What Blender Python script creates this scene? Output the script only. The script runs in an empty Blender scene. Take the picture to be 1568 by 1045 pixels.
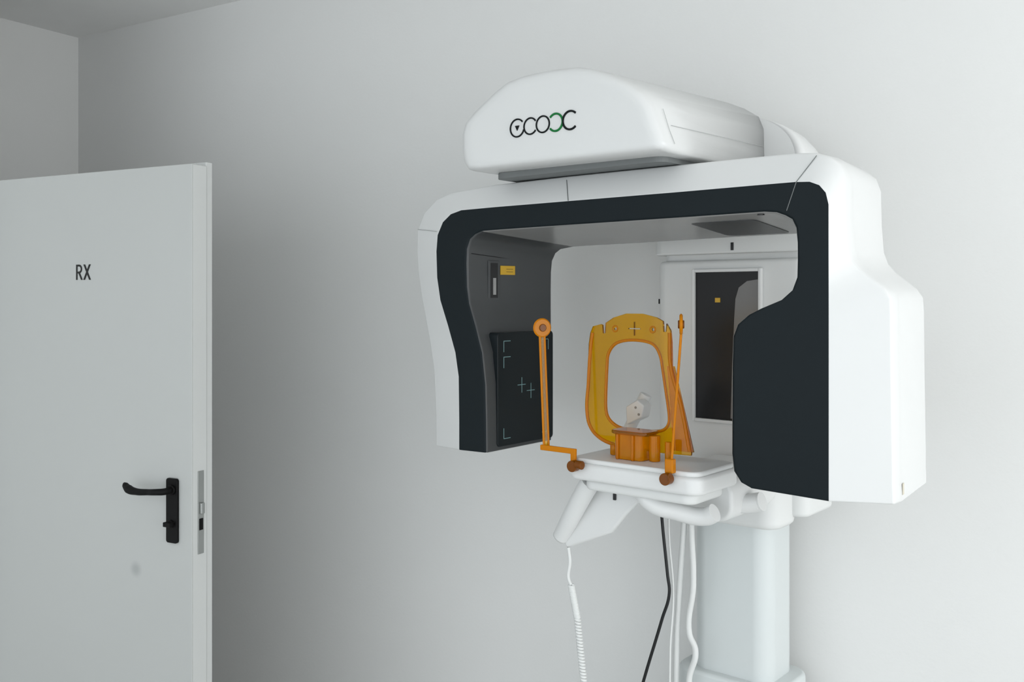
import bpy, bmesh, math
from mathutils import Vector, Matrix
from math import sin, cos, pi, radians

sc = bpy.context.scene
sc.view_settings.view_transform = 'Standard'
sc.view_settings.look = 'None'

# ------------------------------------------------------------ materials
def mat(name, col, rough=.5, metal=0, trans=0, spec=.5, coat=0, noise=0, nscale=8, bump=0, bscale=200, emis=None, ior=1.45, scuff=None):
    m = bpy.data.materials.new(name); m.use_nodes = True
    nt = m.node_tree; b = nt.nodes['Principled BSDF']
    b.inputs['Roughness'].default_value = rough
    b.inputs['Metallic'].default_value = metal
    b.inputs['Transmission Weight'].default_value = trans
    b.inputs['Specular IOR Level'].default_value = spec
    b.inputs['Coat Weight'].default_value = coat
    b.inputs['IOR'].default_value = ior
    tc = nt.nodes.new('ShaderNodeTexCoord')
    n = nt.nodes.new('ShaderNodeTexNoise'); n.inputs['Scale'].default_value = nscale; n.inputs['Detail'].default_value = 4
    nt.links.new(tc.outputs['Object'], n.inputs['Vector'])
    r = nt.nodes.new('ShaderNodeValToRGB')
    a = max(0, 1 - noise); c2 = 1 + noise
    r.color_ramp.elements[0].position = .3; r.color_ramp.elements[1].position = .7
    r.color_ramp.elements[0].color = (col[0]*a, col[1]*a, col[2]*a, 1)
    r.color_ramp.elements[1].color = (min(1, col[0]*c2), min(1, col[1]*c2), min(1, col[2]*c2), 1)
    nt.links.new(n.outputs['Fac'], r.inputs['Fac'])
    out = r.outputs['Color']
    if scuff:   # small rubbed dirt mark on the surface
        vm = nt.nodes.new('ShaderNodeVectorMath'); vm.operation = 'DISTANCE'; vm.inputs[1].default_value = scuff
        nt.links.new(tc.outputs['Object'], vm.inputs[0])
        mr = nt.nodes.new('ShaderNodeMapRange'); mr.interpolation_type = 'SMOOTHSTEP'
        mr.inputs['From Min'].default_value = .004; mr.inputs['From Max'].default_value = .032
        mr.inputs['To Min'].default_value = .65; mr.inputs['To Max'].default_value = 0
        nt.links.new(vm.outputs['Value'], mr.inputs['Value'])
        mx = nt.nodes.new('ShaderNodeMixRGB'); mx.inputs['Color2'].default_value = (.30, .31, .31, 1)
        nt.links.new(mr.outputs['Result'], mx.inputs['Fac']); nt.links.new(out, mx.inputs['Color1'])
        out = mx.outputs['Color']
    nt.links.new(out, b.inputs['Base Color'])
    if bump:
        n2 = nt.nodes.new('ShaderNodeTexNoise'); n2.inputs['Scale'].default_value = bscale; n2.inputs['Detail'].default_value = 6
        nt.links.new(tc.outputs['Object'], n2.inputs['Vector'])
        bp = nt.nodes.new('ShaderNodeBump'); bp.inputs['Strength'].default_value = bump; bp.inputs['Distance'].default_value = .002
        nt.links.new(n2.outputs['Fac'], bp.inputs['Height'])
        nt.links.new(bp.outputs['Normal'], b.inputs['Normal'])
    return m

M_wall = mat('wall_paint', (.74, .742, .732), .85, noise=.01, nscale=1.5, bump=.2, bscale=90)
M_ceil = mat('ceiling_paint', (.82, .82, .81), .9, noise=.01, bump=.1)
M_floor = mat('vinyl_floor', (.60, .60, .58), .45, noise=.05, nscale=12)
M_door = mat('door_laminate', (.48, .49, .48), .45, noise=.01, nscale=2, scuff=(-.238, 0, .792))
M_frame = mat('door_frame_paint', (.60, .61, .60), .45, noise=.01, nscale=2)
M_white = mat('white_plastic', (.70, .705, .70), .32, noise=.005)
M_white2 = mat('white_plastic_matte', (.71, .718, .71), .5, noise=.005)
M_col = mat('column_paint', (.64, .675, .675), .3, noise=.005)
M_black = mat('black_plastic', (.0030, .0075, .010), .42, spec=.22, noise=.05)
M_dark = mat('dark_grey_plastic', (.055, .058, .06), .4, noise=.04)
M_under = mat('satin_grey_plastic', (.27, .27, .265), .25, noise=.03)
M_sens = mat('sensor_panel', (.010, .014, .016), .3, noise=.05, spec=.3)
M_slot = mat('slot_black', (.004, .004, .005), .3)
M_mirror = mat('gloss_black_panel', (.006, .006, .007), .3, noise=.05, spec=.3)
M_mgrey = mat('panel_reflection_grey', (.16, .155, .15), .25, noise=.05)  # grey of the curved shape mirrored in the column panel
M_yel = mat('label_yellow', (.60, .36, .03), .5)
M_rate = mat('rating_label_paper', (.60, .56, .46), .5)
M_cyan = mat('marking_cyan', (.22, .37, .38), .5)
M_seam = mat('seam_grey', (.16, .17, .17), .6)
M_seam2 = mat('seam_light_grey', (.42, .43, .43), .6)
M_logo = mat('logo_dark', (.008, .010, .011), .7, spec=.2)
M_logog = mat('logo_green', (.01, .16, .04), .6, spec=.2)
M_orange = mat('orange_acrylic', (.93, .49, .006), .05, trans=.92, noise=.02, ior=1.35)
M_orange2 = mat('orange_acrylic_dense', (.84, .33, .002), .08, trans=.65, noise=.02, ior=1.3)
M_rod = mat('orange_acrylic_rod', (.70, .24, .001), .15, trans=.3, noise=.02, ior=1.25)
M_knob = mat('amber_knob', (.22, .065, .003), .15, trans=.3, ior=1.3)
M_metal = mat('steel', (.42, .43, .42), .35, metal=.9)
M_handle = mat('black_handle', (.003, .003, .003), .55, noise=.05, spec=.2)
M_cable = mat('black_cable', (.006, .007, .008), .5)
M_cord = mat('white_cord', (.70, .71, .70), .5)
M_text = mat('sign_black', (.008, .008, .008), .6)

# ------------------------------------------------------------ helpers
def empty(name, loc=(0, 0, 0), rz=0):
    e = bpy.data.objects.new(name, None); e.location = loc; e.rotation_euler = (0, 0, rz)
    e.empty_display_size = .2
    sc.collection.objects.link(e); return e

def mk(name, verts, faces, mats, parent=None, fm=None, smooth=False, bevel=0, seg=3, angle=30):
    me = bpy.data.meshes.new(name); me.from_pydata([tuple(v) for v in verts], [], faces)
    for m in (mats if isinstance(mats, list) else [mats]): me.materials.append(m)
    if fm:
        for p, i in zip(me.polygons, fm): p.material_index = i
    bm = bmesh.new(); bm.from_mesh(me); bmesh.ops.recalc_face_normals(bm, faces=bm.faces); bm.to_mesh(me); bm.free()
    o = bpy.data.objects.new(name, me); sc.collection.objects.link(o)
    if parent: o.parent = parent
    if bevel:
        b = o.modifiers.new('bevel', 'BEVEL'); b.width = bevel; b.segments = seg; b.limit_method = 'ANGLE'; b.angle_limit = radians(angle)
        b.use_clamp_overlap = True
    if smooth or bevel:
        for p in me.polygons: p.use_smooth = True
        w = o.modifiers.new('wn', 'WEIGHTED_NORMAL'); w.keep_sharp = True
    return o

def box(name, lo, hi, m, parent=None, bevel=0, seg=3):
    x0, y0, z0 = lo; x1, y1, z1 = hi
    v = [(x0,y0,z0),(x1,y0,z0),(x1,y1,z0),(x0,y1,z0),(x0,y0,z1),(x1,y0,z1),(x1,y1,z1),(x0,y1,z1)]
    f = [(0,3,2,1),(4,5,6,7),(0,1,5,4),(1,2,6,5),(2,3,7,6),(3,0,4,7)]
    return mk(name, v, f, m, parent, bevel=bevel, seg=seg)

def prism(name, pts, a, b, axis, m, parent=None, bevel=0, seg=3, angle=30):
    """polygon pts extruded a..b along axis ('x','y','z')"""
    def P(p, t):
        return {'y': (p[0], t, p[1]), 'x': (t, p[0], p[1]), 'z': (p[0], p[1], t)}[axis]
    n = len(pts)
    v = [P(p, a) for p in pts] + [P(p, b) for p in pts]
    f = [tuple(range(n)), tuple(range(2*n-1, n-1, -1))] + [(i, (i+1) % n, n+(i+1) % n, n+i) for i in range(n)]
    return mk(name, v, f, m, parent, bevel=bevel, seg=seg, angle=angle)

def rrect(x0, y0, x1, y1, r, n=6):
    out = []
    for cx, cy, a0 in ((x1-r, y1-r, 0), (x0+r, y1-r, 90), (x0+r, y0+r, 180), (x1-r, y0+r, 270)):
        for i in range(n+1):
            a = radians(a0 + 90*i/n); out.append((cx+r*cos(a), cy+r*sin(a)))
    return out

def tube(name, pts, r, m, parent=None, smooth=True, res=6, cyclic=False, radii=None):
    cu = bpy.data.curves.new(name, 'CURVE'); cu.dimensions = '3D'; cu.bevel_depth = r; cu.bevel_resolution = res
    cu.use_fill_caps = True; cu.resolution_u = 10
    if smooth:
        s = cu.splines.new('BEZIER'); s.bezier_points.add(len(pts)-1)
        for i, (bp, p) in enumerate(zip(s.bezier_points, pts)):
            bp.co = p; bp.handle_left_type = bp.handle_right_type = 'AUTO'
            if radii: bp.radius = radii[i]
    else:
        s = cu.splines.new('POLY'); s.points.add(len(pts)-1)
        for i, (bp, p) in enumerate(zip(s.points, pts)):
            bp.co = (*p, 1)
            if radii: bp.radius = radii[i]
    s.use_cyclic_u = cyclic
    cu.materials.append(m)
    o = bpy.data.objects.new(name, cu); sc.collection.objects.link(o)
    if parent: o.parent = parent
    return o

def cyl(name, p0, p1, r, m, parent=None, n=32, r2=None, bevel=.002):
    p0 = Vector(p0); p1 = Vector(p1); d = (p1-p0).normalized()
    up = Vector((0, 0, 1)) if abs(d.z) < .9 else Vector((1, 0, 0))
    a = d.cross(up).normalized(); b = d.cross(a)
    r2 = r if r2 is None else r2
    v = [p0+(a*cos(2*pi*i/n)+b*sin(2*pi*i/n))*r for i in range(n)] + [p1+(a*cos(2*pi*i/n)+b*sin(2*pi*i/n))*r2 for i in range(n)]
    f = [tuple(range(n)), tuple(range(2*n-1, n-1, -1))] + [(i, (i+1) % n, n+(i+1) % n, n+i) for i in range(n)]
    return mk(name, v, f, m, parent, bevel=bevel, seg=2, angle=40)

def flat_curve_fill(name, outer, holes, thick, m, parent, bev=.0015):
    """2D filled curve (local XY), extruded"""
    cu = bpy.data.curves.new(name, 'CURVE'); cu.dimensions = '2D'; cu.fill_mode = 'BOTH'
    cu.extrude = thick/2; cu.bevel_depth = bev; cu.bevel_resolution = 2; cu.resolution_u = 6
    for loop in [outer]+holes:
        s = cu.splines.new('POLY'); s.points.add(len(loop)-1)
        for bp, p in zip(s.points, loop): bp.co = (p[0], p[1], 0, 1)
        s.use_cyclic_u = True
    cu.materials.append(m)
    o = bpy.data.objects.new(name, cu); sc.collection.objects.link(o); o.parent = parent
    return o

def chaikin(pts, it=2):
    for _ in range(it):
        q = []
        for i in range(len(pts)):
            a = pts[i]; b = pts[(i+1) % len(pts)]
            q.append((a[0]*.75+b[0]*.25, a[1]*.75+b[1]*.25)); q.append((a[0]*.25+b[0]*.75, a[1]*.25+b[1]*.75))
        pts = q
    return pts

# ------------------------------------------------------------ room
H = 2.928
FZ = -.06
CO = Vector((-2.138, 4.668))          # wall corner
wd = Vector((1.647, -1)).normalized()  # main wall runs this way from the corner
ld = Vector((-.607, -1)).normalized()  # left wall runs this way
def wallseg(name, a, b, nrm, th, z0, z1, m):
    a = Vector(a); b = Vector(b); n = Vector(nrm).normalized()*th
    return prism(name, [tuple(a), tuple(b), tuple(b+n), tuple(a+n)], z0, z1, 'z', m)
nb = Vector((1, 1.647)).normalized()   # outward of main wall
nl = Vector((-1, .607)).normalized()
wallseg('wall_back', CO - wd*.12, CO + wd*7.2, nb, .12, FZ, H, M_wall)
wallseg('wall_left', CO, CO + ld*4.6, nl, .12, FZ, H, M_wall)
c1 = CO + wd*7.2; c2 = CO + ld*4.6; c3 = c1 + ld*4.6
big = [tuple(CO - wd*.12 + nb*.12), tuple(c1 + nb*.12), tuple(c3), tuple(c2 - wd*.12)]
prism('floor', big, FZ-.05, FZ, 'z', M_floor)
prism('ceiling', big, H, H+.05, 'z', M_ceil)
# partition carrying the door hinges
dd = Vector((-.89, .455)).normalized(); dn = Vector((.455, .89)).normalized()
LT = Vector((-.967, 2.86))             # latch-side front corner of the leaf
h0 = LT + dd*1.0
wallseg('wall_partition', h0 + dd*.06, h0 + dd*1.15, -dn, .12, FZ, H, M_wall)
wallseg('trim_1', h0 + dd*.004, h0 + dd*.0599, -dn, .12, FZ, 2.12, M_frame)

# ------------------------------------------------------------ door
ang = math.atan2(-dd.y, -dd.x)         # local +x toward latch edge
door = empty('door_1', (LT.x, LT.y, 0), ang)
# local: x<=0 leaf, y>=0 thickness (away from viewer)
box('leaf', (-.995, 0, FZ+.008), (0, .062, 2.05), M_door, door, bevel=.002)
box('rebate_lip', (-.98, .0622, FZ+.012), (-.004, .088, 2.062), M_frame, door, bevel=.002)
box('edge_band', (.00005, .004, FZ+.012), (.0009, .058, 2.047), M_frame, door)
# handle set
prism('escutcheon', [(x, z) for x, z in rrect(-.098, .895, -.052, 1.092, .008)], -.010, -.0002, 'y', M_handle, door, bevel=.002)
tube('lever', [(-.072, -.008, 1.058), (-.072, -.045, 1.058), (-.085, -.056, 1.058), (-.12, -.058, 1.055), (-.17, -.058, 1.052), (-.205, -.056, 1.056), (-.225, -.052, 1.066), (-.232, -.050, 1.070)], .0095, M_handle, door, radii=[1.1, 1.1, 1.05, 1.0, 1.1, 1.4, 1.0, .5])
cyl('lever_rose', (-.072, -.0101, 1.058), (-.072, -.018, 1.058), .016, M_handle, door)
box('thumb_turn', (-.090, -.030, .947), (-.062, -.0101, .961), M_handle, door, bevel=.002)
cyl('thumb_rose', (-.076, -.0101, .954), (-.076, -.016, .954), .012, M_handle, door)
# lock forend on the edge
box('lock_forend', (.001, .022, .862), (.0035, .046, 1.115), M_metal, door, bevel=.0008)
box('latch_bolt', (.0036, .027, .985), (.013, .041, 1.018), M_metal, door, bevel=.002)
box('dead_bolt', (.0036, .027, .935), (.005, .041, .97), M_handle, door)
# stick-on sign letters R X
zb, zt, st = 1.7020, 1.7520, .0068
xr = -.5125
box('sign_r_stem', (xr, -.0010, zb), (xr+st, -.0002, zt), M_text, door)
ro, ri = .0145, .0082; bx = xr+.0140; bz = zt-ro
outp = [(xr+st*.5, zt)] + [(bx+ro*sin(radians(a)), bz+ro*cos(radians(a))) for a in range(0, 181, 12)] + [(xr+st*.5, zt-2*ro)]
inp = [(xr+st*.5, zt-2*ro+(ro-ri))] + [(bx+ri*sin(radians(a)), bz+ri*cos(radians(a))) for a in range(180, -1, -12)] + [(xr+st*.5, zt-(ro-ri))]
mid = len(outp)
# bowl as a strip of quads
o_ = outp; i_ = inp[::-1]
vv = [(x, -.0011, z) for x, z in o_] + [(x, -.0011, z) for x, z in i_] + [(x, -.0002, z) for x, z in o_] + [(x, -.0002, z) for x, z in i_]
m2 = 2*mid; ff = []
for i in range(mid-1):
    ff += [(i, i+1, mid+i+1, mid+i), (m2+i, m2+mid+i, m2+mid+i+1, m2+i+1), (i, m2+i, m2+i+1, i+1), (mid+i, mid+i+1, m2+mid+i+1, m2+mid+i)]
ff += [(0, mid, m2+mid, m2), (mid-1, m2+mid-1, m2+2*mid-1, 2*mid-1)]
mk('sign_r_bowl', vv, ff, M_text, door)
prism('sign_r_leg', [(xr+.0100, zt-2*ro+.003), (xr+.0180, zt-2*ro+.003), (xr+.0315, zb), (xr+.0235, zb)], -.00105, -.0002, 'y', M_text, door)
xx0 = xr+.0345
prism('sign_x_stroke_1', [(xx0, zt), (xx0+.0085, zt), (xx0+.0355, zb), (xx0+.0270, zb)], -.0010, -.0002, 'y', M_text, door)
prism('sign_x_stroke_2', [(xx0+.0265, zt), (xx0+.0350, zt), (xx0+.0080, zb), (xx0-.0005, zb)], -.0011, -.0002, 'y', M_text, door)

# ------------------------------------------------------------ x-ray machine
MX = empty('dental_xray_machine', (.259, 2.34, 0), math.atan2(-.640, .768))
rows = [ # A(front outer)      B(chamfer outer)     D(front inner)     E(back inner)
 ((-532,1211),(-672,1203),(-429,1213),(-438,1213)),
 ((-532,1300),(-673,1290),(-430,1300),(-438,1300)),
 ((-534,1420),(-681,1430),(-433,1402),(-438,1400)),
 ((-547,1488),(-697,1510),(-445,1490),(-438,1490)),
 ((-575,1562),(-714,1577),(-470,1564),(-438,1560)),
 ((-606,1636),(-733,1650),(-494,1627),(-438,1620)),
 ((-619,1702),(-746,1715),(-502,1673),(-438,1665)),
 ((-622,1778),(-753,1784),(-504,1740),(-437,1720)),
 ((-617,1825),(-750,1846),(-502,1780),(-433,1754)),
 ((-596,1861),(-722,1897),(-490,1807),(-420,1776)),
 ((-565,1882),(-670,1934),(-470,1820),(-400,1788)),
 ((-524,1891),(-612,1950),(-445,1827),(-353,1794)),
 ((-400,1892),(-450,1961),(-380,1828),(-300,1795)),
 ((-149,1892),(-192,1964),(-149,1829),(-149,1796)),
 ((175,1892),(146,1964),(209,1830),(180,1801)),
 ((400,1893),(400,1964),(387,1831),(360,1802)),
 ((460,1893),(445,1963),(415,1828),(400,1800)),
 ((492,1891),(484,1960),(435,1820),(425,1793)),
 ((513,1882),(515,1949),(450,1811),(442,1780)),
 ((527,1865),(538,1930),(459,1792),(452,1765)),
 ((533,1840),(549,1900),(462,1760),(455,1740)),
 ((533,1780),(551,1818),(462,1721),(456,1710)),
 ((533,1730),(556,1750),(461,1686),(455,1684)),
 ((533,1690),(566,1722),(450,1658),(445,1656)),
 ((533,1665),(585,1700),(425,1637),(420,1636)),
 ((533,1642),(610,1680),(379,1619),(375,1618)),
 ((533,1620),(632,1662),(348,1604),(345,1602)),
 ((533,1595),(645,1642),(321,1582),(322,1580)),
 ((533,1565),(647,1610),(310,1555),(314,1553)),
 ((533,1489),(648,1489),(308,1489),(312,1489)),
 ((533,1290),(651,1290),(307,1290),(312,1290)),
 ((533,1250),(651,1250),(312,1250),(317,1250)),
 ((533,1230),(652,1232),(329,1227),(334,1229)),
 ((533,1211),(652,1213),(356,1216),(360,1218))]
V = []; F = []; FM = []
for i, (A, B, D, E) in enumerate(rows):
    sx = -1 if i < 12 else (1 if i > 17 else 0)
    C = (B[0]-sx*18, B[1]-(4 if 8 < i < 22 else 0))
    for (x, z), y in ((A, 0), (B, .05), ((B[0]+sx*4, B[1]), .085), (C, .335), (E, .31), (D, 0)):
        V.append((x/1000, y, z/1000))
n = 6; R = len(rows)
for i in range(R-1):
    for k in range(6):
        a = i*n+k; b = i*n+(k+1) % n
        F.append((a, b, b+n, a+n))
        if k == 5: FM.append(1)
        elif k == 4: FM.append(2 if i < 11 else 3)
        else: FM.append(0)
F.append(tuple(range(n))); FM.append(0)
L = (R-1)*n
F.append(tuple(range(L+n-1, L-1, -1))); FM.append(0)
arm = mk('rotating_c_arm', V, F, [M_white, M_black, M_dark, M_under], MX, FM, smooth=True)
# bevel only the long profile edges and the end rims
at = arm.data.attributes.new('bevel_weight_edge', 'FLOAT', 'EDGE')
for e in arm.data.edges:
    a, b = sorted(e.vertices)
    ra, ka = divmod(a, n); rb, kb = divmod(b, n)
    wgt = 0
    if ka == kb and rb == ra+1 and ka in (0, 1, 3, 4, 5): wgt = .35 if ka == 0 else (.6 if ka == 1 else 1)
    if ra == rb and ra in (0, R-1): wgt = .5
    at.data[e.index].value = wgt
bv = arm.modifiers.new('bevel', 'BEVEL'); bv.limit_method = 'WEIGHT'; bv.width = .009; bv.segments = 4
arm.modifiers.move(1, 0)

def seam(name, pts, r=.0011, m=None): return tube(name, pts, r, m or M_seam, MX, smooth=False, res=1)
seam('seam_1', [(-.149, -.0002, 1.893), (-.185, .042, 1.953)])
seam('seam_2', [(.440, -.0005, 1.832), (.462, -.0005, 1.893), (.490, .042, 1.952)], .0009)
seam('seam_3', [(-.620, .0, 1.835), (-.748, .049, 1.850)], .0009, M_seam2)
prism('rating_label', [(.6562, .088), (.6552, .100), (.6560, .1003), (.6570, .0882)], 1.228, 1.252, 'z', M_rate, MX)

# inner face of the sensor arm
def xin(y, z):
    d, e = -.503, -.438
    return d + (e-d)*y/.31
def inner_box(name, y0, y1, z0, z1, th, m, bev=0, off=0):
    v = []
    for t in (off, off+th):
        for y, z in ((y0, z0), (y1, z0), (y1, z1), (y0, z1)): v.append((xin(y, 1.7)+t, y, z))
    return mk(name, v, [(0,1,2,3),(7,6,5,4),(0,4,5,1),(1,5,6,2),(2,6,7,3),(3,7,4,0)], m, MX, bevel=bev)
inner_box('warning_label', .116, .168, 1.710, 1.736, .002, M_yel, off=.0004)
for k in range(2): inner_box('label_print_%d' % (k+1), .136, .160, 1.718+k*.008, 1.7190+k*.008, .0003, M_slot, off=.0026)
inner_box('laser_slot_bezel', .072, .110, 1.636, 1.750, .004, M_dark, off=.0003, bev=.001)
inner_box('laser_slot', .079, .103, 1.643, 1.743, .002, M_slot, off=.0036)
inner_box('laser_slot_lens', .086, .096, 1.652, 1.700, .001, M_under, off=.0057)
tube('cover_joint', [(xin(.015, 1.7)+.0005, .015, 1.768), (xin(.30, 1.7)+.0005, .300, 1.744)], .0012, M_slot, MX, smooth=False, res=1)
prism('sensor_panel', rrect(.045, 1.224, .300, 1.545, .012), -.475, -.4265, 'x', M_sens, MX, bevel=.002)
xs = -.4262
def mark(name, y0, z0, y1, z1): box(name, (xs, y0, z0), (xs+.0006, y1, z1), M_cyan, MX)
w = .0018; k = 0
for (cy, cz, sy, sz) in ((.070, 1.520, 1, -1), (.275, 1.520, -1, -1), (.070, 1.245, 1, 1), (.275, 1.245, -1, 1), (.070, 1.475, 1, -1)):
    k += 1
    mark('corner_mark_%da' % k, min(cy, cy+sy*.03), cz, max(cy, cy+sy*.03), cz+w)
    mark('corner_mark_%db' % k, cy, min(cz, cz+sz*.03), cy+w, max(cz, cz+sz*.03))
for cy, cz in ((.150, 1.392), (.192, 1.373)):
    k += 1
    mark('cross_%da' % k, cy-.018, cz, cy+.018, cz+w); mark('cross_%db' % k, cy, cz-.022, cy+w, cz+.022)
# dark rounded plate on the underside of the beam
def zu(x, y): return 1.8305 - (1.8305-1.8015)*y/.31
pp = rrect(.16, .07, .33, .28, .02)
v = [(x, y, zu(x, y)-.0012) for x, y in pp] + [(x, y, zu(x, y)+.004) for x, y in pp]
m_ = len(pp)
mk('underside_dark_plate', v, [tuple(range(m_)), tuple(range(2*m_-1, m_-1, -1))]+[(i, (i+1) % m_, m_+(i+1) % m_, m_+i) for i in range(m_)], M_dark, MX)
cyl('underside_camera', (.372, .018, 1.827), (.372, .018, 1.833), .008, M_slot, MX, bevel=.0005)

# head unit -------------------------------------------------
hp = [(-390,1982),(-425,1987),(-440,2005),(-447,2040),(-447,2085),(-436,2114),(-395,2146),(-330,2185),(-285,2206),(-235,2214),(-150,2216),(-61,2210),(-10,2196),(53,2168),(95,2143),(128,2118),(155,2083),(174,2030),(188,1998),(186,1984),(172,1978)]
hp = [(x/1000, z/1000) for x, z in hp]
cx, cz = -.128, 2.08
def sc_ring(s, sz=None):
    sz = s if sz is None else sz
    return [(cx+(x-cx)*s, cz+(z-cz)*sz) for x, z in hp]
back = [(x if x < 0 else min(x+.012, .183), z) for x, z in hp]
bk = dict(zip(range(len(hp)), back))
bk[12] = (.02, 2.203); bk[13] = (.075, 2.186); bk[14] = (.125, 2.163); bk[15] = (.168, 2.135); bk[16] = (.182, 2.10)
bk[17] = (.184, 2.03); bk[18] = (.184, 2.0); bk[19] = (.182, 1.985)
back = [bk[i] for i in range(len(hp))]
rings = [(-.095, sc_ring(.86, .76)), (-.0935, sc_ring(.92, .87)), (-.088, sc_ring(.965, .945)), (-.077, sc_ring(.99, .985)), (-.055, sc_ring(1.0)), (.44, back)]
V = []; F = []
n = len(hp)
for y, r in rings: V += [(x, y, z) for x, z in r]
for j in range(len(rings)-1):
    for i in range(n):
        F.append((j*n+i, j*n+(i+1) % n, (j+1)*n+(i+1) % n, (j+1)*n+i))
F.append(tuple(range(n))); F.append(tuple(range(len(V)-1, len(V)-n-1, -1)))
o = mk('head_housing', V, F, M_white, MX, smooth=True)
seam('head_seam', [(.171, -.03, 2.045), (.1835, .435, 2.052)], .0006, M_seam2)
seam('head_front_seam', [(.1585, -.046, 2.083), (.1765, -.046, 2.03), (.190, -.046, 1.998)], .0006, M_seam2)
prism('head_underplate', rrect(-.385, -.02, .145, .42, .03), 1.9655, 1.981, 'z', M_seam, MX)
# rear housing (mount on column)
V = []; F = []; N = 28
prof = [(.4405, .99), (.52, 1.0), (.60, .97), (.68, .90), (.715, .80)]
for y, s in prof:
    for i in range(N):
        a = pi*i/(N-1)
        V.append((.04+.235*cos(a)*s, y, 1.99+.165*(sin(a)**.75)*s))
for j in range(len(prof)-1):
    for i in range(N-1): F.append((j*N+i, j*N+i+1, (j+1)*N+i+1, (j+1)*N+i))
    F.append((j*N+N-1, j*N, (j+1)*N, (j+1)*N+N-1))
F.append(tuple(range(N))); F.append(tuple(range(len(V)-1, len(V)-N-1, -1)))
mk('rear_housing', V, F, M_white, MX, smooth=True)

# logo rings on head front
yl = -.0960
def arc(name, cxx, czz, r, a0, a1, m, w=.0022):
    pts = [(cxx+r*cos(radians(a0+(a1-a0)*i/28)), yl, czz+r*sin(radians(a0+(a1-a0)*i/28))) for i in range(29)]
    return tube(name, pts, w, m, MX, smooth=False, res=1)
zc = 2.077
arc('logo_1', -.240, zc, .0225, 40, 345, M_logo)
arc('logo_2', -.197, zc, .0205, 35, 325, M_logo)
arc('logo_3', -.157, zc, .0205, 0, 360, M_logo)
arc('logo_4', -.117, zc, .0215, -140, 140, M_logog, .0028)
arc('logo_5', -.072, zc, .0225, 45, 315, M_logo, .0028)
prism('logo_triangle', [(-.247, zc+.006), (-.233, zc+.006), (-.240, zc-.007)], yl-.001, yl+.002, 'y', M_logo, MX)

# column -----------------------------------------------------
prism('column_inner', rrect(-.085, .52, .160, .70, .05, 8), .3, 1.06, 'z', M_col, MX, bevel=.003, angle=50)
prism('column_outer', rrect(-.130, .49, .204, .718, .06, 8), FZ, .560, 'z', M_col, MX, bevel=.012, angle=50)
prism('column_foot', rrect(-.20, .30, .25, .715, .08, 8), FZ, FZ+.03, 'z', M_white2, MX, bevel=.008, angle=50)
# carriage
prism('carriage', rrect(-.195, .505, .275, .712, .035, 6), 1.045, 1.752, 'z', M_white2, MX, bevel=.012, angle=50)
prism('carriage_top', rrect(-.202, .495, .285, .712, .035, 6), 1.770, 1.988, 'z', M_white2, MX, bevel=.006, angle=50)
prism('carriage_neck', rrect(-.185, .53, .265, .705, .03, 6), 1.74, 1.775, 'z', M_white2, MX)
box('status_mark', (.058, .4925, 1.778), (.066, .4948, 1.80), M_slot, MX)
# reflector panel with bezel; its reflection is built as flat coloured shapes
def frame(name, x0, z0, x1, z1, w, y0, y1, m):
    for i, (a, b) in enumerate((((x0, z0), (x0+w, z1)), ((x1-w, z0), (x1, z1)), ((x0+w, z1-w), (x1-w, z1)), ((x0+w, z0), (x1-w, z0+w)))):
        box('%s_%d' % (name, i+1), (a[0], y0, a[1]), (b[0], y1, b[1]), m, MX, bevel=.0015)
frame('panel_bezel', -.066, 1.285, .150, 1.726, .009, .492, .506, M_white)
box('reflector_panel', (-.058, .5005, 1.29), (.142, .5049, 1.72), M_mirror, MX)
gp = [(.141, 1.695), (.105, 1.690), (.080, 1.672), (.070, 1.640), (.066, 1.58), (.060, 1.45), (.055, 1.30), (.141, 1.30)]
prism('panel_reflection', gp, .4985, .5004, 'y', M_mgrey, MX)  # painted reflection: curved grey shape laid on the dark panel
box('reflected_label', (.006, .4985, 1.630), (.022, .5003, 1.643), M_yel, MX)  # mirror image of a label, painted on as a small yellow box
box('side_button', (-.1975, .525, 1.625), (-.195, .532, 1.64), M_slot, MX, bevel=.001)
# support arm from carriage to chin tray
prism('support_arm', rrect(-.02, 1.085, .225, 1.195, .04, 6), .17, .506, 'y', M_white, MX, bevel=.01, angle=50)
prism('carriage_skirt', rrect(-.05, .40, .235, .56, .05, 6), 1.02, 1.14, 'z', M_white2, MX, bevel=.02, angle=50)

# chin tray --------------------------------------------------
prism('chin_tray', rrect(-.155, -.005, .228, .215, .035, 8), 1.178, 1.222, 'z', M_white, MX, bevel=.010, angle=50)
prism('chin_tray_lid', rrect(-.148, .002, .221, .208, .032, 8), 1.2205, 1.234, 'z', M_white, MX, bevel=.005, angle=50)
prism('tray_underside', rrect(-.12, .02, .20, .19, .03, 8), 1.150, 1.180, 'z', M_white2, MX, bevel=.01, angle=50)
# hand grips
def capsule(name, pts, r, m, radii=None): return tube(name, pts, r, m, MX, res=10, radii=radii)
capsule('grip_bar', [(-.120, .06, 1.165), (-.155, .07, 1.12), (-.205, .085, 1.05), (-.247, .10, .992), (-.252, .10, .985)], .026, M_white, [1, 1, .95, .9, .6])
prism('grip_web', [(-.228, .965), (-.238, .985), (-.120, 1.16), (.02, 1.16), (.015, 1.135), (-.035, 1.085), (-.08, 1.03)], .095, .115, 'y', M_white, MX, bevel=.008)
capsule('grip_tube_1', [(.03, .06, 1.165), (.06, .06, 1.135), (.12, .08, 1.118), (.19, .10, 1.112), (.215, .10, 1.125)], .022, M_white)
capsule('grip_tube_2', [(.12, .20, 1.165), (.15, .22, 1.135), (.20, .24, 1.122), (.255, .26, 1.130), (.262, .26, 1.132)], .024, M_white)
box('bracket_gap', (-.072, .090, 1.118), (-.064, .0949, 1.135), M_slot, MX, bevel=.001)

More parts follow.
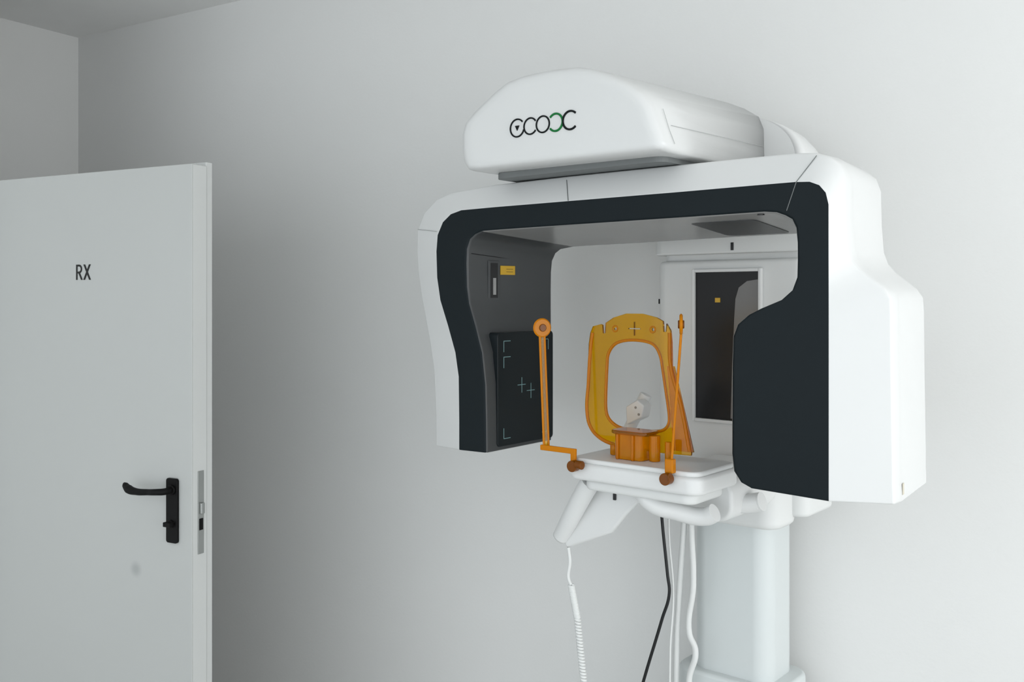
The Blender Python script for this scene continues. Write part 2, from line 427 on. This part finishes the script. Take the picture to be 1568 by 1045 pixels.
# orange head support ---------------------------------------
outer = [(-166,1520),(-161,1549),(-153,1566),(-128,1572),(-124,1570),(-122,1548),(-114,1548),(-112,1576),(-88,1590),(-48,1601),(1,1601),(42,1592),(60,1583),(62,1556),(70,1556),(72,1575),(82,1560),(85,1530),(86,1472),(115,1376),(142,1265),(140,1253),(80,1251),(30,1251),(-58,1251),(-100,1256),(-140,1271),(-166,1300),(-175,1330),(-170,1420)]
inner = [(-109,1470),(-107,1495),(-88,1521),(-60,1531),(-24,1534),(15,1531),(38,1522),(54,1496),(60,1460),(72,1390),(80,1341),(76,1320),(60,1306),(30,1302),(-50,1300),(-80,1306),(-104,1322),(-114,1345),(-113,1400)]
outer = [(x/1000, z/1000) for x, z in outer]; inner = [(x/1000, z/1000) for x, z in inner]
inner = chaikin(inner, 2)
q = 2.2; h = 19
cr = [(-q,h),(q,h),(q,q),(h,q),(h,-q),(q,-q),(q,-h),(-q,-h),(-q,-q),(-h,-q),(-h,q),(-q,q)]
cr = [((-24+x)/1000, (1563+z)/1000) for x, z in cr]
def circ(cx, cz, r, n=20): return [(cx+r*cos(2*pi*i/n), cz+r*sin(2*pi*i/n)) for i in range(n)]
pl = flat_curve_fill('head_support_plate', outer, [inner, cr, circ(-.082, 1.562, .005), circ(.032, 1.562, .005)], .006, M_orange, MX, bev=.001)
pl.rotation_euler = (pi/2, 0, 0); pl.location = (0, .12, 0)
for i, xx in enumerate((-.082, .032)):
    tube('plate_ring_%d' % (i+1), [(xx+.008*cos(2*pi*t/20), .116, 1.562+.008*sin(2*pi*t/20)) for t in range(20)], .0018, M_orange2, MX, smooth=False, res=2, cyclic=True)
# raised rims
tube('support_rim_inner', [(x, .119, z) for x, z in inner], .0042, M_orange2, MX, smooth=False, res=3, cyclic=True)
tube('support_rim_left', [(-.155, .118, 1.55), (-.162, .118, 1.50), (-.168, .118, 1.42), (-.172, .118, 1.33), (-.160, .118, 1.295), (-.135, .118, 1.273), (-.09, .118, 1.258), (-.04, .118, 1.253)], .005, M_orange2, MX)
tube('support_rim_right', [(.080, .118, 1.555), (.083, .118, 1.472), (.112, .118, 1.376), (.137, .118, 1.262)], .005, M_orange2, MX)
prism('support_wing', [(.066, 1.47), (.085, 1.47), (.140, 1.258), (.085, 1.258)], .130, .137, 'y', M_orange, MX, bevel=.001)
# chin rest block
prism('chin_rest', rrect(-.045, .05, .040, .113, .015), 1.2345, 1.302, 'z', M_orange2, MX, bevel=.003, angle=50)
prism('chin_rest_cup', rrect(-.052, .042, .058, .113, .018), 1.298, 1.308, 'z', M_orange, MX, bevel=.003, angle=50)
for i, x in enumerate((-.03, .015)): cyl('chin_rest_rib_%d' % (i+1), (x, .048, 1.2345), (x, .048, 1.299), .0045, M_orange2, MX, n=12)
cyl('bite_post', (.060, .08, 1.2345), (.060, .08, 1.299), .014, M_orange2, MX)
cyl('bite_post_small', (.092, .09, 1.2345), (.092, .09, 1.285), .008, M_orange2, MX)
cyl('chin_pin', (-.075, .10, 1.2345), (-.075, .10, 1.262), .010, M_orange2, MX)
# temple supports
def temple(tag, top, bot, nrm):
    t = Vector(top); nn = Vector(nrm).normalized()
    cyl('temple_pad_'+tag, t-nn*.004, t+nn*.004, .0235, M_rod, MX)
    cyl('temple_pad_hub_'+tag, t-nn*.0075, t+nn*.0075, .010, M_knob, MX)
    tube('temple_pad_rim_'+tag, [t+(Vector((0,0,1))*sin(2*pi*i/32)+nn.cross(Vector((0,0,1)))*cos(2*pi*i/32))*.0225 for i in range(32)], .003, M_rod, MX, smooth=False, res=2, cyclic=True)
    b = Vector(bot); s = nn.cross(Vector((0,0,1)))
    for j, d in enumerate((-.0065, .0065)):
        tube('temple_rod_%s_%d' % (tag, j+1), [t+s*d-Vector((0,0,.022)), b+s*d], .0032, M_rod, MX, smooth=False, res=3)
    p = [t+s*.006-Vector((0,0,.022)), t-s*.006-Vector((0,0,.022)), b-s*.006, b+s*.006]
    v = [q+nn*.0015 for q in p]+[q-nn*.0015 for q in p]
    mk('temple_web_'+tag, v, [(0,1,2,3),(7,6,5,4),(0,4,5,1),(1,5,6,2),(2,6,7,3),(3,7,4,0)], M_orange, MX)
temple('a', (-.234, 0, 1.564), (-.220, 0, 1.250), (.87, -.5, 0))
temple('b', (.180, 0, 1.580), (.154, 0, 1.250), (.87, .5, 0))
prism('temple_crank', [(-.232, 1.244), (-.232, 1.258), (-.118, 1.258), (-.118, 1.20), (-.134, 1.20), (-.134, 1.244)], -.012, .004-.008, 'y', M_rod, MX, bevel=.002)
for tag, x, z in (('a', -.118, 1.216), ('b', .152, 1.216)):
    cyl('knob_'+tag, (x, -.030, z), (x, -.008, z), .0145, M_knob, MX)
    cyl('knob_collar_'+tag, (x+.010, -.022, z+.005), (x+.030 if tag == 'a' else x+.012, -.022, z+.005), .011, M_knob, MX)
box('temple_clip', (.143, -.014, 1.228), (.165, .004, 1.262), M_rod, MX, bevel=.003)

# white positioning accessory behind the plate
cyl('positioner_tube', (-.150, .27, 1.255), (-.095, .29, 1.375), .017, M_white, MX)
prism('positioner_block', [(-.118, 1.295), (-.070, 1.318), (-.062, 1.352), (-.085, 1.366), (-.120, 1.345)], .225, .268, 'y', M_white, MX, bevel=.004)
for i, (x, z) in enumerate(((-.088, 1.345), (-.078, 1.327))): cyl('positioner_screw_%d' % (i+1), (x, .2235, z), (x, .2255, z), .0035, M_under, MX, n=12, bevel=.0005)
cyl('positioner_base', (-.01, .25, 1.19), (-.145, .275, 1.262), .017, M_white, MX)

# cables -----------------------------------------------------
tube('hand_switch_cord', [(-.222, .10, .968), (-.217, .10, .93), (-.222, .10, .885), (-.213, .10, .868)], .0045, M_cord, MX)
pts = []; T = 85
base = [(-.213, .10, .868), (-.200, .11, .78), (-.185, .12, .60), (-.175, .14, .35), (-.18, .16, .15)]
def interp(b, t):
    f = t*(len(b)-1); i = min(int(f), len(b)-2); f -= i
    return Vector(b[i]).lerp(Vector(b[i+1]), f)
for i in range(T*12+1):
    c = interp(base, i/(T*12)); a = 2*pi*i/12
    pts.append((c.x+.006*cos(a), c.y+.006*sin(a), c.z))
tube('coiled_cord', pts, .0040, M_cord, MX, smooth=False, res=2)
tube('black_power_cable', [(-.116, .40, 1.09), (-.112, .40, 1.027), (-.092, .40, .852), (-.086, .40, .80), (-.110, .40, .72), (-.173, .40, .523), (-.26, .42, .25), (-.30, .46, .02)], .0045, M_cable, MX)
tube('hose_1', [(-.060, .45, 1.08), (-.066, .45, 1.0), (-.082, .45, .80), (-.092, .45, .62), (-.09, .46, .30), (-.06, .48, .04)], .0085, M_cord, MX)
tube('hose_2', [(-.040, .45, 1.08), (-.043, .45, 1.0), (-.037, .45, .82), (-.050, .45, .68), (-.030, .45, .635), (-.050, .45, .55), (-.05, .46, .3), (-.03, .48, .04)], .0085, M_cord, MX)
tube('cable_thin', [(-.10, .42, 1.06), (-.098, .42, .95), (-.085, .42, .80), (-.095, .42, .62), (-.10, .44, .2), (-.10, .46, .02)], .003, M_cord, MX)

# ------------------------------------------------------------ light
w = bpy.data.worlds.new('world'); sc.world = w; w.use_nodes = True
bg = w.node_tree.nodes['Background']; bg.inputs[0].default_value = (.90, .957, .995, 1); bg.inputs[1].default_value = 1.68
def area(name, loc, target, sx, sy, power, col):
    l = bpy.data.lights.new(name, 'AREA'); l.shape = 'RECTANGLE'; l.size = sx; l.size_y = sy; l.energy = power; l.color = col
    o = bpy.data.objects.new(name, l); sc.collection.objects.link(o); o.location = loc
    o.rotation_euler = (Vector(target)-Vector(loc)).to_track_quat('-Z', 'Y').to_euler(); return o
area('window_daylight', (3.2, -.6, 1.7), (-.4, 3.5, 1.5), 2.4, 1.9, 44, (1, .975, .94))

# ------------------------------------------------------------ camera
cd = bpy.data.cameras.new('camera'); cam = bpy.data.objects.new('camera', cd); sc.collection.objects.link(cam)
cam.location = (0, 0, 1.64); cam.rotation_euler = (pi/2, 0, 0)
cd.sensor_width = 36; cd.lens = 1450/1568*36; cd.shift_y = -64.5/1568; cd.clip_start = .05
sc.camera = cam
